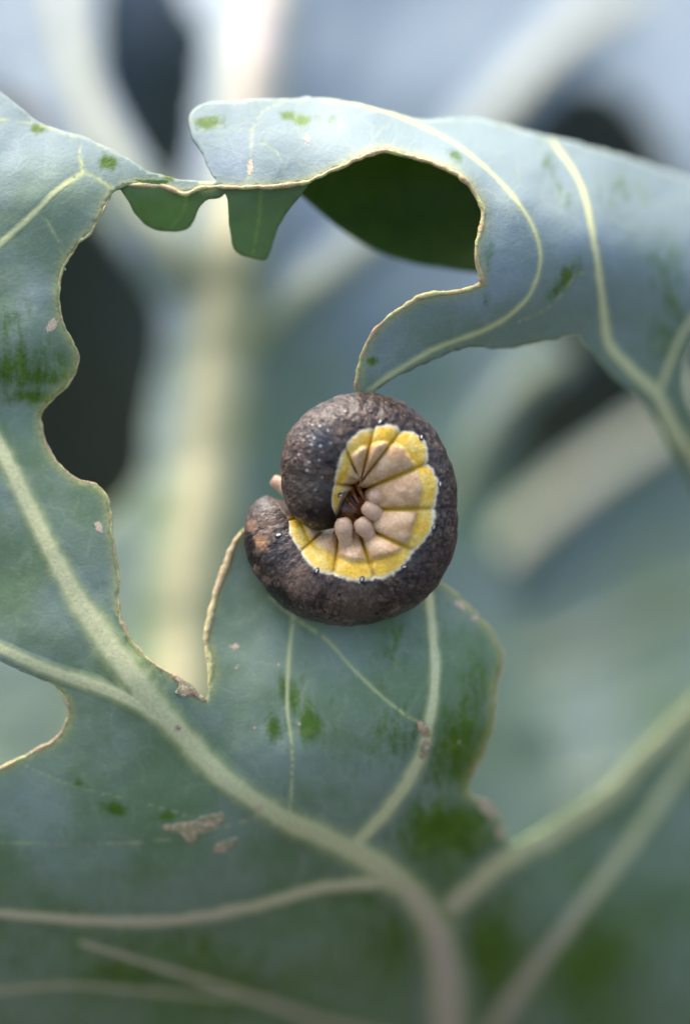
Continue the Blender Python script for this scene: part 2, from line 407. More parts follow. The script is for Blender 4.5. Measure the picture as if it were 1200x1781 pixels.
# ---------------------------------------------------------------- the chewed leaf
def deeper(c, k=.2, z0=5.0): return [(x, y, z+k*max(0, z-z0)) for x, y, z in c]
LEAF_Z = RBF(deeper([
 (-60,140,3.2),(0,160,2.6),(70,210,2.0),(150,240,1.6),(270,302,.6),(378,318,-.2),(0,300,-.4),(100,330,-.8),(0,450,-1.0),(100,480,-.4),
 (0,600,-.9),(60,600,-.9),(0,650,-.2),(130,620,.6),(70,720,1.6),(0,720,1.6),(0,800,.6),(160,850,.6),(100,950,.1),(200,1000,.6),(0,1000,1.1),
 (250,1180,.2),(0,1130,.9),(350,1210,1.2),
 (335,200,2.2),(345,260,.9),(450,172,3.0),(550,168,4.2),(450,250,.3),(600,225,.6),(530,317,-.8),(440,325,-.8),(660,262,-.8),(800,306,-.9),(840,385,-1.0),(835,490,-.9),
 (705,202,4.8),(800,205,7.4),(900,350,.6),(940,450,.6),(900,224,9.0),(850,300,1.8),(1000,247,10.5),(950,330,4.4),(1010,420,3.4),(1000,580,7.0),(900,540,1.3),
 (880,605,3.8),(740,570,.0),(630,640,.6),(690,655,1.2),(790,608,2.2),(1200,312,17),(1150,400,10.2),(1200,500,11),(1100,560,9.2),(1140,680,12.5),(1190,770,17),(1270,340,19),(1250,840,24),
 (405,950,3.0),(370,1100,2.1),(600,950,4.4),(600,1080,3.7),(480,950,4.2),(750,1030,4.4),(560,1250,1.6),(740,1280,2.8),(865,1150,5.6),(850,1280,6.2),(815,1370,8.2),(870,1450,13),
 (450,1390,3.2),(620,1480,8),(700,1540,12),(760,1620,19),(780,1781,33),(790,1900,44),
 (100,1250,2.2),(0,1340,2.6),(300,1350,2.6),(0,1470,4.6),(300,1500,6),(0,1600,9),(300,1600,10.5),(550,1570,12),(640,1545,11),(0,1781,20),(300,1781,23),(500,1700,20),(-60,1900,30),(400,1900,34),
 (850,1540,17),(960,1450,21),(1100,1330,25),(1220,1200,29),(950,1650,27),(1150,1500,30),(1000,1781,38),(1270,1781,42),(1270,1900,48)]), 1e-4)

MARGIN_TOP = [(-60,140),(0,160),(30,182),(70,212),(110,226),(150,238),(210,268),(270,300),(330,312),(374,313),(366,300),(352,270),(335,235),(328,210),(335,190),(360,178),(420,172),
 (500,170),(550,167),(600,175),(660,188),(705,200),(740,207),(800,203),(850,208),(900,222),(950,235),(1000,245),(1060,262),(1130,285),(1200,310),(1270,340)]
MARGIN_RIGHT = [(1270,520),(1210,590),(1190,640),(1198,700),(1235,765),(1290,840),(1240,880),(1180,805),(1148,742),(1112,694),(1066,656),(1032,616),(1012,592),(1006,582),(960,592),(880,606),(830,604),(790,610),(740,632),(690,655),(655,678),(640,700)]
CHEW_UPPER = [(621,692),(621,660),(630,620),(650,578),(690,540),(740,514),(800,506),(833,494),(837,482),(828,430),(840,385),(832,345),(800,306),(760,286),(700,268),(660,262),(600,286),
 (530,316),(440,325),(380,325),(350,326),(320,337),(290,326),(250,321),(215,323)]
CHEW_LEFT = [(195,335),(180,365),(160,400),(130,430),(110,465),(102,500),(105,550),(125,590),(136,620),(125,660),(95,690),(72,720),(75,760),(95,800),(130,832),(165,842),(187,870),
 (195,930),(205,1000),(207,1060),(225,1110),(265,1155),(310,1180),(340,1205),(356,1216)]
CHEW_LOBE = [(363,1200),(368,1160),(358,1110),(372,1050),(388,1000),(405,950),(430,915)]
LOBE_HID = [(480,900),(560,905),(680,930),(735,985)]
LOBE_RIGHT = [(765,1012),(800,1040),(835,1075),(862,1105),(875,1145),(862,1200),(858,1260),(840,1310),(815,1365),(820,1385),(850,1400),(870,1430),(878,1468)]
RIB_RIGHT = [(845,1500),(800,1540),(870,1486),(960,1434),(1050,1374),(1120,1300),(1200,1222),(1270,1160)]
BOTTOM = [(1270,1900),(780,1910),(180,1900),(100,1900),(-60,1890)]
CHEW_LOW = [(-60,1358),(0,1338),(50,1312),(100,1285),(120,1245),(112,1212),(94,1192)]
LOWRIB = [(50,1174),(0,1150),(-60,1124)]
OUT = MARGIN_TOP+MARGIN_RIGHT+CHEW_UPPER+CHEW_LEFT+CHEW_LOBE+LOBE_HID+LOBE_RIGHT+RIB_RIGHT+BOTTOM+CHEW_LOW+LOWRIB

_mp, _mw = vein_pts([(-60,660),(0,775),(60,900),(110,1000),(160,1080),(230,1175),(310,1270),(380,1345),(470,1410),(560,1455),(650,1500),(720,1560),(765,1640),(780,1781),(785,1900)], 22, 52)
VEINS = [vein_pts(*a) for a in (
 ([(-60,1103),(0,1128),(90,1168),(170,1195),(240,1225),(310,1270)], 16, 26),                       # lower left rib
 ([(-60,1588),(0,1590),(150,1602),(300,1602),(450,1575),(560,1545),(690,1535)], 15, 20),
 ([(745,1020),(752,1100),(757,1180),(742,1280),(715,1350),(665,1420),(610,1478)], 13, 24),            # lobe right
 ([(1270,1165),(1200,1240),(1120,1318),(1050,1393),(960,1452),(870,1505),(790,1575)], 24, 34),        # right rib
 ([(1270,1230),(1190,1330),(1110,1450),(1010,1580),(920,1700),(850,1800)], 18, 22),
 ([(-60,480),(0,425),(50,380),(100,330),(145,298)], 13, 8),
 ([(145,298),(138,265),(145,240)], 8, 5), ([(145,298),(170,310),(200,330)], 8, 8),
 ([(-60,205),(0,207),(60,215),(140,240)], 7, 4),
 ([(560,172),(640,184),(720,212),(800,255),(870,315),(920,380),(940,445),(925,505),(890,545),(840,575),(760,605),(690,645),(640,680)], 6, 12), # curling vein
 ([(960,245),(1010,320),(1035,430),(1050,540),(1060,600),(1100,645),(1145,690),(1180,760),(1250,845)], 6, 24),
 ([(1270,480),(1200,560),(1165,630),(1145,690)], 10, 14),
 ([(510,1070),(502,1150),(500,1230),(508,1310),(505,1425)], 10, 5),
 ([(470,1040),(520,1080),(570,1115),(620,1170),(680,1225),(735,1262)], 8, 8),
 ([(-60,1462),(0,1465),(120,1470),(280,1462),(380,1440),(480,1415)], 6, 4), ([(40,1330),(130,1368),(240,1395),(330,1420),(400,1442)], 5, 3),
 ([(430,318),(436,270),(440,225),(455,195),(500,172)], 6, 4), ([(438,245),(480,262),(500,318)], 4, 3), ([(440,230),(390,220),(345,225)], 4, 3),
 ([(1040,470),(1000,480),(960,530),(900,560)], 6, 5),
 ([(140,1640),(300,1690),(450,1740),(600,1790),(770,1830)], 8, 16), ([(-60,1730),(0,1725),(120,1715),(260,1725),(420,1738)], 12, 8),
 ([(80,380),(105,430),(110,470)], 6, 4),
)]
_f = np.linspace(0, 1, len(_mp)); MIDRIB = (_mp, np.interp(_f, [0, .22, .36, .5, .66, .8, 1], [20, 30, 44, 34, 36, 46, 54])*(1+.15*(n2(_mp[:, 0], _mp[:, 1], 40, 2, 9.)-.5)))
ALLV = [MIDRIB]+VEINS
RUB = [(30,640,75,55,.55),(60,655,70,28,.6),(20,560,40,40,.4),(505,1215,20,45,.75,-25),(475,1268,16,36,.7),(540,1255,26,45,.7),(520,1240,55,60,.32),(690,1270,60,50,.38),(650,1310,60,40,.25),
 (680,1120,40,70,.30),(830,1190,40,90,.36),(800,1300,50,90,.48),(770,1440,95,55,.62),(770,1330,40,40,.4),(200,1408,26,12,.85,10),(290,1420,20,10,.7),(140,1362,10,8,.6),
 (1160,470,40,70,.42),(1170,590,50,60,.45),(1080,330,60,30,.35),(960,300,18,60,.42,-25),(980,490,16,50,.6,35),(1180,540,30,60,.4),(65,222,14,8,1.0),(190,283,18,12,1.0),(300,305,30,7,.8),
 (500,200,12,8,1.0),(525,208,16,9,1.0),(570,205,30,10,.4),(360,212,28,12,.9),(255,260,20,8,.5),(645,628,12,8,.9),(790,268,24,8,.6,30),(845,465,16,80,.32),(740,640,30,10,.35),
 (60,690,60,14,.7),(110,640,24,40,.5),(690,1640,90,80,.36),(560,1700,120,60,.28),(850,1660,50,90,.45),(1030,1680,70,110,.38),(300,1650,160,50,.35),(400,1720,200,70,.38),(600,1560,60,20,.4),
 (225,1700,80,40,.5),(30,1660,50,60,.25),(870,1180,14,60,.4),(760,1110,18,60,.2),(690,1190,60,40,.2),(150,450,20,60,.2)]
SCAR = [(90,565,9,15,1.0,30),(172,917,7,13,1.0,-25),(328,1197,20,13,1.05,30),(308,1268,9,8,.9),(452,1405,12,6,.9,20),(738,1272,10,16,1.0,-30),(738,1306,8,15,.95),(352,1436,44,15,.85,-18),(330,1458,14,8,1.0),(392,1470,26,9,.8,-20),
 (408,1125,11,7,.8),(388,1128,10,4,.7),(412,1160,5,7,.6),(484,1158,5,4,.75),(474,1220,6,4,.85),(508,1232,5,4,.75),(520,1258,5,5,.85),(442,1268,5,4,.75),(480,1250,6,4,.8),(800,1052,16,6,.85,40),(826,1074,8,8,.9),(435,290,7,22,.75),(535,240,10,16,.6),
 (1190,780,20,6,.4),(848,1408,26,12,.85,40),(872,1450,12,22,.75),(805,1200,4,4,.6),(800,1290,5,4,.7),(150,840,16,5,.4)]

OUTC = catmull(OUT, 12, True)
leaf = thing('cabbage_leaf', 'large chewed blue-green cabbage leaf with ragged hole, holding the curled caterpillar', 'leaf', P(780, 1900, 44).tolist())
sheet('blade', OUT, LEAF_Z, M_leaf, leaf, 7, ALLV, RUB, SCAR, chew=[CHEW_UPPER, CHEW_LEFT, CHEW_LOBE, LOBE_RIGHT, CHEW_LOW])
vein_strip('midrib', MIDRIB, LEAF_Z, M_leaf, leaf, ALLV, RUB, SCAR, 0.55, clip=OUTC)
for i, vp in enumerate(VEINS):
    vein_strip('vein', vp, LEAF_Z, M_leaf, leaf, ALLV, RUB, SCAR, 0.02+0.015*max(0, vp[1].max()-5), clip=OUTC)

STALK = np.array([.015, .43, .0])
M_pet = simple('pale_petiole', (.46, .50, .32), (.36, .44, .28), 120, .5, .3, .0006)
def petiole(base, parent, r0, top, dirw):
    e = STALK+np.array([(base[0]-STALK[0])*.06, (base[1]-STALK[1])*.06, top]); c1 = base+np.asarray(dirw)*.035; c2 = e+np.array([(base[0]-e[0])*.3, (base[1]-e[1])*.3, .02])
    t = np.linspace(0, 1, 26)[:, None]; q = (1-t)**3*base+3*(1-t)**2*t*c1+3*(1-t)*t*t*c2+t**3*e
    tube('petiole', q, np.linspace(r0, r0*1.5, 26), M_pet, parent, 12)
petiole(P(785, 1895, float(LEAF_Z(np.array([785.]), np.array([1895.]))[0])+1.2), leaf, .0024, .10, (0, .35, -.9))
def edge_bead(path, r0, zoff=0.1):
    p = catmull(path, 4)
    nx = n2(p[:, 0], p[:, 1], 14, 2, 3.1)-.5; ny = n2(p[:, 0], p[:, 1], 14, 2, 8.7)-.5
    p = p+np.stack([nx, ny], 1)*6
    z = LEAF_Z(p[:, 0], p[:, 1])+relief(p[:, 0], p[:, 1], vein_field(p[:, 0], p[:, 1], ALLV), .35)+zoff
    rad = r0*S*(0.25+1.5*n2(p[:, 0], p[:, 1], 18, 3, 2.2))
    rad *= np.clip(np.arange(len(p))/8+.1, 0, 1)*np.clip((len(p)-1-np.arange(len(p)))/8+.1, 0, 1)
    tube('callus_edge', P(p[:, 0], p[:, 1], z), rad, M_callus, leaf, 7, wob=.22)
edge_bead(CHEW_UPPER, 4.0)
edge_bead(CHEW_LEFT, 2.6)
edge_bead(CHEW_LOBE, 6.0)
edge_bead(LOBE_RIGHT, 2.4)
edge_bead(CHEW_LOW, 4.0)

k = NT('corky_tissue'); co = k.attr('leafco', 'Vector')
c_ = k.mix(k.rng(k.noise(co, 7, 3), .40, .60), (.32, .36, .18), (.62, .40, .20)); c_ = k.mix(k.rng(k.noise(co, 13, 3, .7), .50, .66), c_, (.84, .68, .52)); c_ = k.mix(k.rng(k.noise(co, 30, 2), .58, .70), c_, (.34, .19, .09))
pb = k.n('ShaderNodeBsdfPrincipled'); k.val(pb.inputs['Base Color'], c_); pb.inputs['Roughness'].default_value = .75
b = k.n('ShaderNodeBump'); b.inputs['Strength'].default_value = .9; b.inputs['Distance'].default_value = .0002
k.val(b.inputs['Height'], k.noise(co, 16, 4, .7)); k.val(pb.inputs['Normal'], b.outputs[0]); M_cork = k.out(pb.outputs[0])
def cork(name, outline, lift):
    """raised flake of dried, corky tissue on the blade"""
    o = np.array(outline, float); c = o.mean(0)
    zf = lambda x, y: LEAF_Z(x, y)+relief(x, y, vein_field(np.ravel(x), np.ravel(y), ALLV), .35)-lift*(1-.5*np.hypot(x-c[0], y-c[1])/(np.hypot(*(o-c).T).max()))
    sheet(name, outline, zf, M_cork, leaf, 3, (), (), (), .25, 0, 1.6, 2.5, 0, 0)
cork('dry_flake', [(300,1174),(322,1183),(342,1200),(357,1216),(346,1216),(336,1208),(318,1212),(309,1206),(310,1192)], .25)
cork('corky_scar', [(728,1256),(740,1258),(748,1272),(746,1284),(736,1280),(729,1268)], .42)
cork('corky_scar', [(733,1292),(744,1294),(746,1312),(740,1322),(731,1312)], .42)
cork('corky_scar', [(285,1438),(310,1432),(335,1428),(365,1416),(388,1412),(392,1424),(372,1440),(345,1452),(338,1468),(322,1464),(312,1450),(292,1448)], .10)
cork('corky_scar', [(368,1476),(392,1464),(412,1458),(406,1472),(385,1484)], .08)
cork('corky_scar', [(300,1258),(314,1256),(318,1272),(308,1278)], .4)
# remains of the blade folded over behind the chewed edge
TAB_Z = RBF([(200,300,.9),(380,300,.8),(530,290,.9),(215,330,.5),(300,330,.4),(380,335,.3),(440,330,.2),(520,330,.3),(300,400,2.4),(250,390,2.2),(340,380,1.8),(440,445,2.8),(410,420,2.2),(465,448,3.2),(500,370,1.6),(360,300,1.2)], 1e-4)
tv = [vein_pts([(325,330),(320,365),(300,395)], 7, 4), vein_pts([(455,325),(450,380),(440,440)], 9, 5)]
sheet('folded_tab', [(208,312),(225,352),(240,378),(265,397),(300,402),(328,396),(342,372),(356,350),(385,341),(392,318),(300,312)], TAB_Z, M_tab, leaf, 6, tv, under=.8, wob=.5, pucker=.2, edgecol=.5)
sheet('folded_tab', [(384,316),(395,345),(398,385),(404,425),(415,440),(440,449),(462,451),(472,430),(482,400),(500,368),(535,322),(530,300),(450,306)], TAB_Z, M_tab, leaf, 6, tv, under=.8, wob=.5, pucker=.2, edgecol=.5)
CURL_Z = RBF([(480,260,4.2),(560,182,5.2),(660,200,6.2),(740,218,8),(820,235,9.6),(900,300,10.5),(900,440,9.5),(850,470,9.5),(760,462,10.8),(700,450,11),(600,400,10),(530,335,7.5),(600,290,9.5),(700,300,12),(800,350,12.5),(450,300,3.5)], 1e-4)
cv = [vein_pts([(800,250),(780,330),(740,400),(700,450)], 8, 5)]
sheet('curled_under_side', [(470,300),(500,318),(528,340),(560,368),(600,400),(650,430),(700,450),(760,462),(850,470),(905,440),(905,300),(820,228),(740,214),(660,196),(560,180),(480,250)], CURL_Z, M_leaf, leaf, 9, cv, under=1.0, wob=.3, pucker=.4, edgecol=.2)

# ---------------------------------------------------------------- leaves behind, out of focus
def back_leaf(label, outline, zc, midrib, veins, mat, rub=(), step=16, mh=5.0, group='leaves of the plant behind', pucker=1.2, vst=.6, pt=.08):
    zf = RBF([(x, y, z*1.3) for x, y, z in zc], 1e-3)
    mr = vein_pts(*midrib, step=16); vs = [(*vein_pts(*v, step=16), vst) for v in veins]; al = [mr]+vs
    base = midrib[0][-1]
    t = thing('cabbage_leaf', label, 'leaf', P(base[0], base[1], float(zf(np.array([base[0]]), np.array([base[1]]))[0])).tolist(), group)
    sheet('blade', outline, zf, mat, t, step, al, rub, (), .5, 0, .6, 14, pucker, .25)
    vein_strip('midrib', mr, zf, mat, t, al, height=mh, pucker=pucker)
    petiole(np.array(t.location)+FWD*.001, t, .0026, pt, (0, .2, -1))
    for v in vs: vein_strip('vein', v, zf, mat, t, al, height=.06*v[1].max(), pucker=pucker)
    return t
back_leaf('pale leaf with thick cream midrib standing behind the chewed hole',
 [(-120,-90),(150,-90),(168,60),(176,170),(240,270),(300,370),(370,420),(385,300),(385,120),(375,-90),(1300,-90),(1300,360),(1190,330),(1140,225),(1070,155),(990,145),(915,185),(860,270),(880,420),(930,540),(985,610),(900,690),(850,750),(835,830),(860,930),(900,1100),(900,1500),
  (-150,1500),(-150,1010),(60,980),(150,930),(225,860),(278,780),(296,690),(292,600),(268,520),(222,450),(170,380),(115,290),(70,215),(30,170),(-120,130)],
 [(-120,-60,66),(110,50,60),(180,300,52),(330,500,48),(340,900,48),(330,1300,46),(400,450,46),(440,100,52),(440,-60,60),(700,300,62),(700,700,56),(1000,100,78),(1250,200,80),(960,560,66),(880,1000,60),(900,1450,56),(-100,1300,48),(100,1000,48),(600,0,68),(1250,-80,92)],
 ([(462,-90),(450,60),(432,250),(405,450),(385,640),(365,820),(340,1000),(325,1180),(310,1500)], 66, 108),
 [([(95,-90),(115,60),(148,180),(210,300),(290,415),(365,550)], 28, 42),
  ([(1110,-20),(980,70),(860,200),(740,330),(600,450),(470,560),(390,680)], 42, 42),
  ([(985,600),(900,670),(835,760),(790,850),(700,960),(560,1090),(360,1180)], 26, 30)], M_back, [(480,980,80,240,.9),(560,850,140,160,.45),(250,1100,60,100,.3),(700,880,100,120,.3),(740,200,60,60,.3)])
back_leaf('blue-grey leaf with a tan rib along its upper margin, lower among the plants',
 [(820,1010),(900,930),(1000,838),(1150,735),(1300,660),(1300,2000),(600,2000),(600,1350),(700,1150)],
 [(820,1000,92),(1150,740,98),(1300,900,98),(1000,1100,92),(900,1400,82),(1300,1500,84),(700,1900,70),(1300,2000,72)],
 ([(1300,672),(1150,755),(1000,858),(900,945),(800,1060),(700,1250),(640,1600),(630,2000)], 26, 46),
 [([(1300,1010),(1150,1060),(980,1140),(760,1180)], 14, 26), ([(1300,1330),(1100,1360),(900,1400),(680,1430)], 14, 26)], M_low, [(880,1130,160,70,.25),(1150,1200,100,120,.22)])
for lab, dx, dy, z0, rot, tl in (('dark slate leaf with painted-in shade high behind the cream midrib', 310, 60, 130, 8, 0), ('dark leaf with painted-in shade deep in the plant beside the cream midrib', 170, 640, 120, -12, -22), ('navy leaf with painted-in shade deep behind the rolled leaf tip', 1000, 660, 130, 20, -20), ('grey leaf with painted-in shade behind the notch of the rolled leaf', 1080, 160, 140, -5, -22)):
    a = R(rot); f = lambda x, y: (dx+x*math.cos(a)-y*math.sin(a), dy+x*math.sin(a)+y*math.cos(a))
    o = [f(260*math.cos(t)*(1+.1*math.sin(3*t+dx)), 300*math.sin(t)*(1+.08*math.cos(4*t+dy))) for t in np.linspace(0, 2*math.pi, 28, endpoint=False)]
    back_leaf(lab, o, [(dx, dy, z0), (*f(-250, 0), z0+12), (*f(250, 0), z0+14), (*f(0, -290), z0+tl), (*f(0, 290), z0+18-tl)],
      ([f(0, -280), f(10, -100), f(0, 100), f(-8, 290)], 14, 40), [([f(200*s, -120+k*150), f(100*s, -40+k*150), f(0, 60+k*150)], 6, 12) for s in (-1, 1) for k in (0, 1)], M_shade_leaf, step=22)

st = thing('cabbage_stalk', 'thick pale green cabbage stalk rising from dark soil, bearing the leaves', 'stalk', STALK.tolist())
zz = np.linspace(-.01, .125, 40); wb = np.stack([STALK[0]+.002*np.sin(zz*40), STALK[1]+.002*np.cos(zz*33), zz], 1)
tube('stem', wb, .0125*(1+.10*np.sin(zz*160)-1.6*np.clip(zz, 0, 1)), M_pet, st, 20, wob=.05)
tube('leaf_bud', np.stack([wb[-1, 0]+0*zz[:14], wb[-1, 1]+0*zz[:14], np.linspace(.118, .150, 14)], 1), .011*np.sqrt(np.linspace(1, 0.003, 14)), M_back, st, 16, wob=.08)

# ---------------------------------------------------------------- the caterpillar
CTR = np.array([(466,862,1.6,3),(466,874,1.6,27),(472,902,1.6,49),(487,940,1.5,64),(512,975,1.3,72),(550,1001,1.0,78),(600,1010,.7,79),(650,1003,.5,79),(690,980,.3,79),(714,940,.2,79),(719,890,0,77),
 (714,840,0,78),(694,796,-.1,78),(662,768,-.2,80),(622,760,-.3,78),(585,772,-.4,76),(561,800,-.5,73),(551,832,-.6,64),(551,864,-.7,56),(561,889,-.7,42),(575,906,-.6,24),(584,915,-.5,4)], float)
NTB, NPH = 760, 184
cl = catmull(CTR, 1.0)
ar = np.r_[0, np.cumsum(np.linalg.norm(np.diff(cl[:, :2], axis=0), axis=1))]; L = ar[-1]
e = np.linspace(0, 1, NTB); tt = L*(e-0.35*np.sin(2*math.pi*e)/(2*math.pi)*0.6)
cl = np.stack([np.interp(tt, ar, cl[:, k]) for k in range(4)], 1)
k_ = np.ones(15)/15
for k in range(4):
    cl[:, k] = np.convolve(np.pad(cl[:, k], 7, mode='reflect', reflect_type='odd'), k_, 'valid')
cl[:, 3] = np.maximum(cl[:, 3], 0.5)
tg = np.gradient(cl[:, :2], axis=0); tg /= np.linalg.norm(tg, axis=1, keepdims=True)
nr = np.stack([tg[:, 1], -tg[:, 0]], 1)                       # candidates for the outward (dorsal) side
if ((cl[NTB//2, :2]-np.array([628, 878]))@nr[NTB//2]) < 0: nr = -nr
def project(x, y):
    d = np.hypot(cl[:, 0]-x, cl[:, 1]-y)
    off = (np.array([x, y])-cl[:, :2])
    al = np.abs((off*tg).sum(1)); sg = (off*nr).sum(1)/cl[:, 3]
    cost = al+np.where(np.abs(sg) < 1.0, 0, 60)+d*.05
    i = int(np.argmin(cost)); return i, float(np.clip(sg[i], -.97, .97))
def along(pts):
    q = sorted((project(*p) for p in pts)); i = np.array([a for a, b in q], float); s = np.array([math.asin(b) for a, b in q])
    s = np.interp(np.arange(NTB), i, s); return np.convolve(np.pad(s, 9, mode='edge'), np.ones(19)/19, 'valid')
OUTER = [(497,895),(507,930),(522,960),(547,988),(580,1002),(628,1009),(655,1009),(700,985),(722,958),(748,925),(757,885),(761,835),(745,800),(738,768),(718,750),(690,745),(665,737),(640,745),(600,778),(592,808),(582,838)]
INNER = [(521,900),(531,925),(547,945),(585,968),(620,978),(660,974),(690,962),(720,922),(730,880),(735,850),(728,825),(715,795),(695,772),(678,768),(645,772),(615,787),(608,812),(597,842)]
ph_o = along(OUTER); ph_i = along(INNER)
ph_i = np.minimum(ph_i, ph_o-0.22)
CRE = sorted(project(*p)[0] for p in [(503,905),(521,961),(580,1000),(652,1006),(718,957),(753,884),(722,814),(690,757),(645,765),(603,785),(582,842)])
bounds = [0]+CRE+[NTB-1]
bounds = sorted(set(bounds))
idx = np.arange(NTB); u = np.zeros(NTB)
for a, b in zip(bounds[:-1], bounds[1:]): u[a:b+1] = (np.arange(a, b+1)-a)/max(1, b-a)
puff = np.clip(np.sin(math.pi*u), 0, 1)**0.5
ends = sstep(0, 40, idx)*sstep(0, 40, NTB-1-idx)
phi = np.linspace(-math.pi, math.pi, NPH, endpoint=False)     # 0 faces the viewer, +90 deg is the back, -90 deg the belly
PH, IT = np.meshgrid(phi, idx)
U = u[IT]; PF = puff[IT]; EN = ends[IT]
po, pi_ = ph_o[IT], ph_i[IT]
X3 = cl[IT, 0]; Y3 = cl[IT, 1]; RR = cl[IT, 3]
sx = X3+nr[IT, 0]*RR*np.sin(PH); sy = Y3+nr[IT, 1]*RR*np.sin(PH); sz = -np.cos(PH)*RR
flat = lambda a: np.asarray(a).ravel()
def no(sc, o=3, seed=0.): return fbm(np.stack([flat(sx)/sc+seed, flat(sy)/sc, flat(sz)/sc], 1), o).reshape(sx.shape)
n_big = no(60, 3); n_mid = no(18, 3, 9.); n_fine = no(6, 3, 31.); n_tiny = no(2.6, 2, 77.)
jag = (n_mid-.5)*0.10+(n_fine-.5)*0.06
scal = 0.09*(PF-.7)
lo = po+jag+scal                                             # outer rim of the yellow stripe
li = pi_+(n_mid-.5)*0.10-0.02*PF
rearwrap = np.where(PH > math.radians(150), 1, 0)
dors = sstep(-.03, .03, PH-lo); bel = sstep(.04, -.04, PH-li); yel = (1-dors)*(1-bel)
# belly also on the far side
far = np.maximum(sstep(R(178), R(185), PH), sstep(R(-165), R(-178), PH)); 
amp = 0.022*dors+0.075*yel+0.17*bel
crease = np.exp(-(np.minimum(U, 1-U)/0.065)**2)*EN*(IT > CRE[0]-3)
mult = 1+(amp*(PF-.85)+.10*bel)*EN + 0.016*(n_mid-.5)*2 + 0.010*(n_fine-.5)*2*(0.6+dors)
wr = 1-np.abs(2*no(13, 3, 55.)-1); wrk = sstep(.88, .99, wr)*dors; wr2 = sstep(.90, .99, 1-np.abs(2*no(5, 2, 15.)-1))*dors
long_ = np.sin(U*math.pi*6+3*(n_big-.5))*0.006*dors*EN
mult = mult-.012*wrk-.006*wr2+long_-0.02*crease*yel-0.03*crease*bel
rim = np.exp(-((PH-li)/.08)**2)*0.02
mult = mult-rim*(1-dors)
r3 = RR*mult
bx = X3+nr[IT, 0]*r3*np.sin(PH); by = Y3+nr[IT, 1]*r3*np.sin(PH); bz = cl[IT, 2]-np.cos(PH)*r3*S*1000
V = P(bx, by, bz).reshape(-1, 3)
# colours
def lerp(a, b, f): return a+(np.asarray(b)-a)*f[..., None]
col = np.zeros(sx.shape+(3,))+np.array([.062, .044, .034])
col = lerp(col, np.array([.17, .122, .092]), sstep(.42, .68, n_mid*.45+n_fine*.35+n_big*.2))
col = lerp(col, np.array([.31, .235, .18]), sstep(.60, .76, n_fine*.6+n_tiny*.4)*.65)
col = lerp(col, np.array([.012, .009, .010]), sstep(.50, .34, n_fine*.55+n_tiny*.45)*.75)
col = lerp(col, np.array([.010, .007, .007]), np.clip(wrk*.75+wr2*.5, 0, 1))
col = lerp(col, np.array([.03, .03, .036]), sstep(.54, .68, n_big)*.45)
def spot(x, y, r, soft=.5, stretch=1.0):
    d = np.hypot(sx-x, (sy-y)/stretch)+1000*(np.cos(PH) < -.2)
    return sstep(r, r*soft, d+(n_fine-.5)*r*1.0)
for (x, y, r, c, st) in [(452,943,20,(.40,.23,.12),1.0),(440,915,14,(.30,.19,.12),.8),(470,915,26,(.26,.18,.13),.5),(520,1010,40,(.26,.18,.13),.45),(620,1045,50,(.2,.15,.11),.35),(560,760,34,(.035,.042,.058),.8),(545,770,20,(.02,.026,.04),.7),(545,850,50,(.075,.068,.045),.5),(570,880,30,(.03,.025,.028),.8)]:
    col = lerp(col, np.array(c), spot(x, y, r, .3)*st)
for (x, y, r) in [(432,950,18),(438,974,15),(430,935,11),(487,1035,17),(500,1048,12),(470,1025,9),(614,738,6),(629,744,5),(573,805,7),(592,802,5),(728,752,6),(735,760,7),(720,742,4),(772,832,6),(766,825,4),(762,850,6),(755,922,5),(770,920,4),(548,999,6),(632,1014,6),(698,992,5),(478,920,6),(490,912,6),(506,900,5),(652,742,5),(672,728,4),(575,697,6),(588,725,5),(640,708,4),(660,712,5),(690,722,4),(480,945,4),(600,866,12),(590,878,12),(575,890,16),(560,900,20),(540,897,12),(548,710,5),(530,745,4),(716,1005,4),(655,1068,4),(590,1035,4)]:  # black skin marks; those around the head tip paint in its shadow
    col = lerp(col, np.array([.006, .004, .006]), spot(x, y, r*1.05, .55)*.95)
col = col*np.array([1.06, .96, .86])
for (x, y, r) in [(543,738,2.6),(555,740,2.4),(546,762,3),(542,773,3),(557,775,2.2),(537,803,3),(534,818,2.6),(555,800,1.8),(570,748,2),(548,852,2),(600,715,2),(560,830,1.8),(575,770,1.6),(520,790,2)]:
    col = lerp(col, np.array([.5, .48, .46]), spot(x, y, r*1.2, .4)*.9)
yc = lerp(np.zeros_like(col)+np.array([.86, .53, .045]), np.array([.88, .64, .15]), sstep(.4, .65, n_mid))
yc = lerp(yc, np.array([.55, .36, .10]), sstep(.60, .74, n_fine)*.25)
yc = lerp(yc, np.array([.50, .28, .01]), crease*.8)
rimw = np.exp(-((lo-PH)/.055)**2)
yc = lerp(yc, np.array([.80, .74, .55]), np.clip(rimw*1.1, 0, 1))
bc = lerp(np.zeros_like(col)+np.array([.60, .36, .17]), np.array([.72, .50, .29]), sstep(.35, .65, n_mid))
bc = lerp(bc, np.array([.26, .17, .11]), sstep(.60, .75, n_tiny*.5+n_fine*.5)*.55)
bc = lerp(bc, np.array([.52, .33, .04]), np.clip(crease*1.2+sstep(.16, .0, np.minimum(U, 1-U))*.35, 0, 1)*EN)
bc = lerp(bc, np.array([.50, .37, .26]), sstep(.7, .2, PF)*0)
headend = sstep(NTB*.80, NTB*.95, IT.astype(float))
bc = lerp(bc, np.array([.20, .15, .11]), headend*.6)
col = col*dors[..., None]+yc*yel[..., None]+bc*bel[..., None]
col = lerp(col, np.array([.10, .08, .06]), np.clip(far*bel*0, 0, 1))
tipdark = sstep(NTB*.955, NTB*.985, IT.astype(float)); col = lerp(col, np.array([.012, .008, .008]), tipdark)
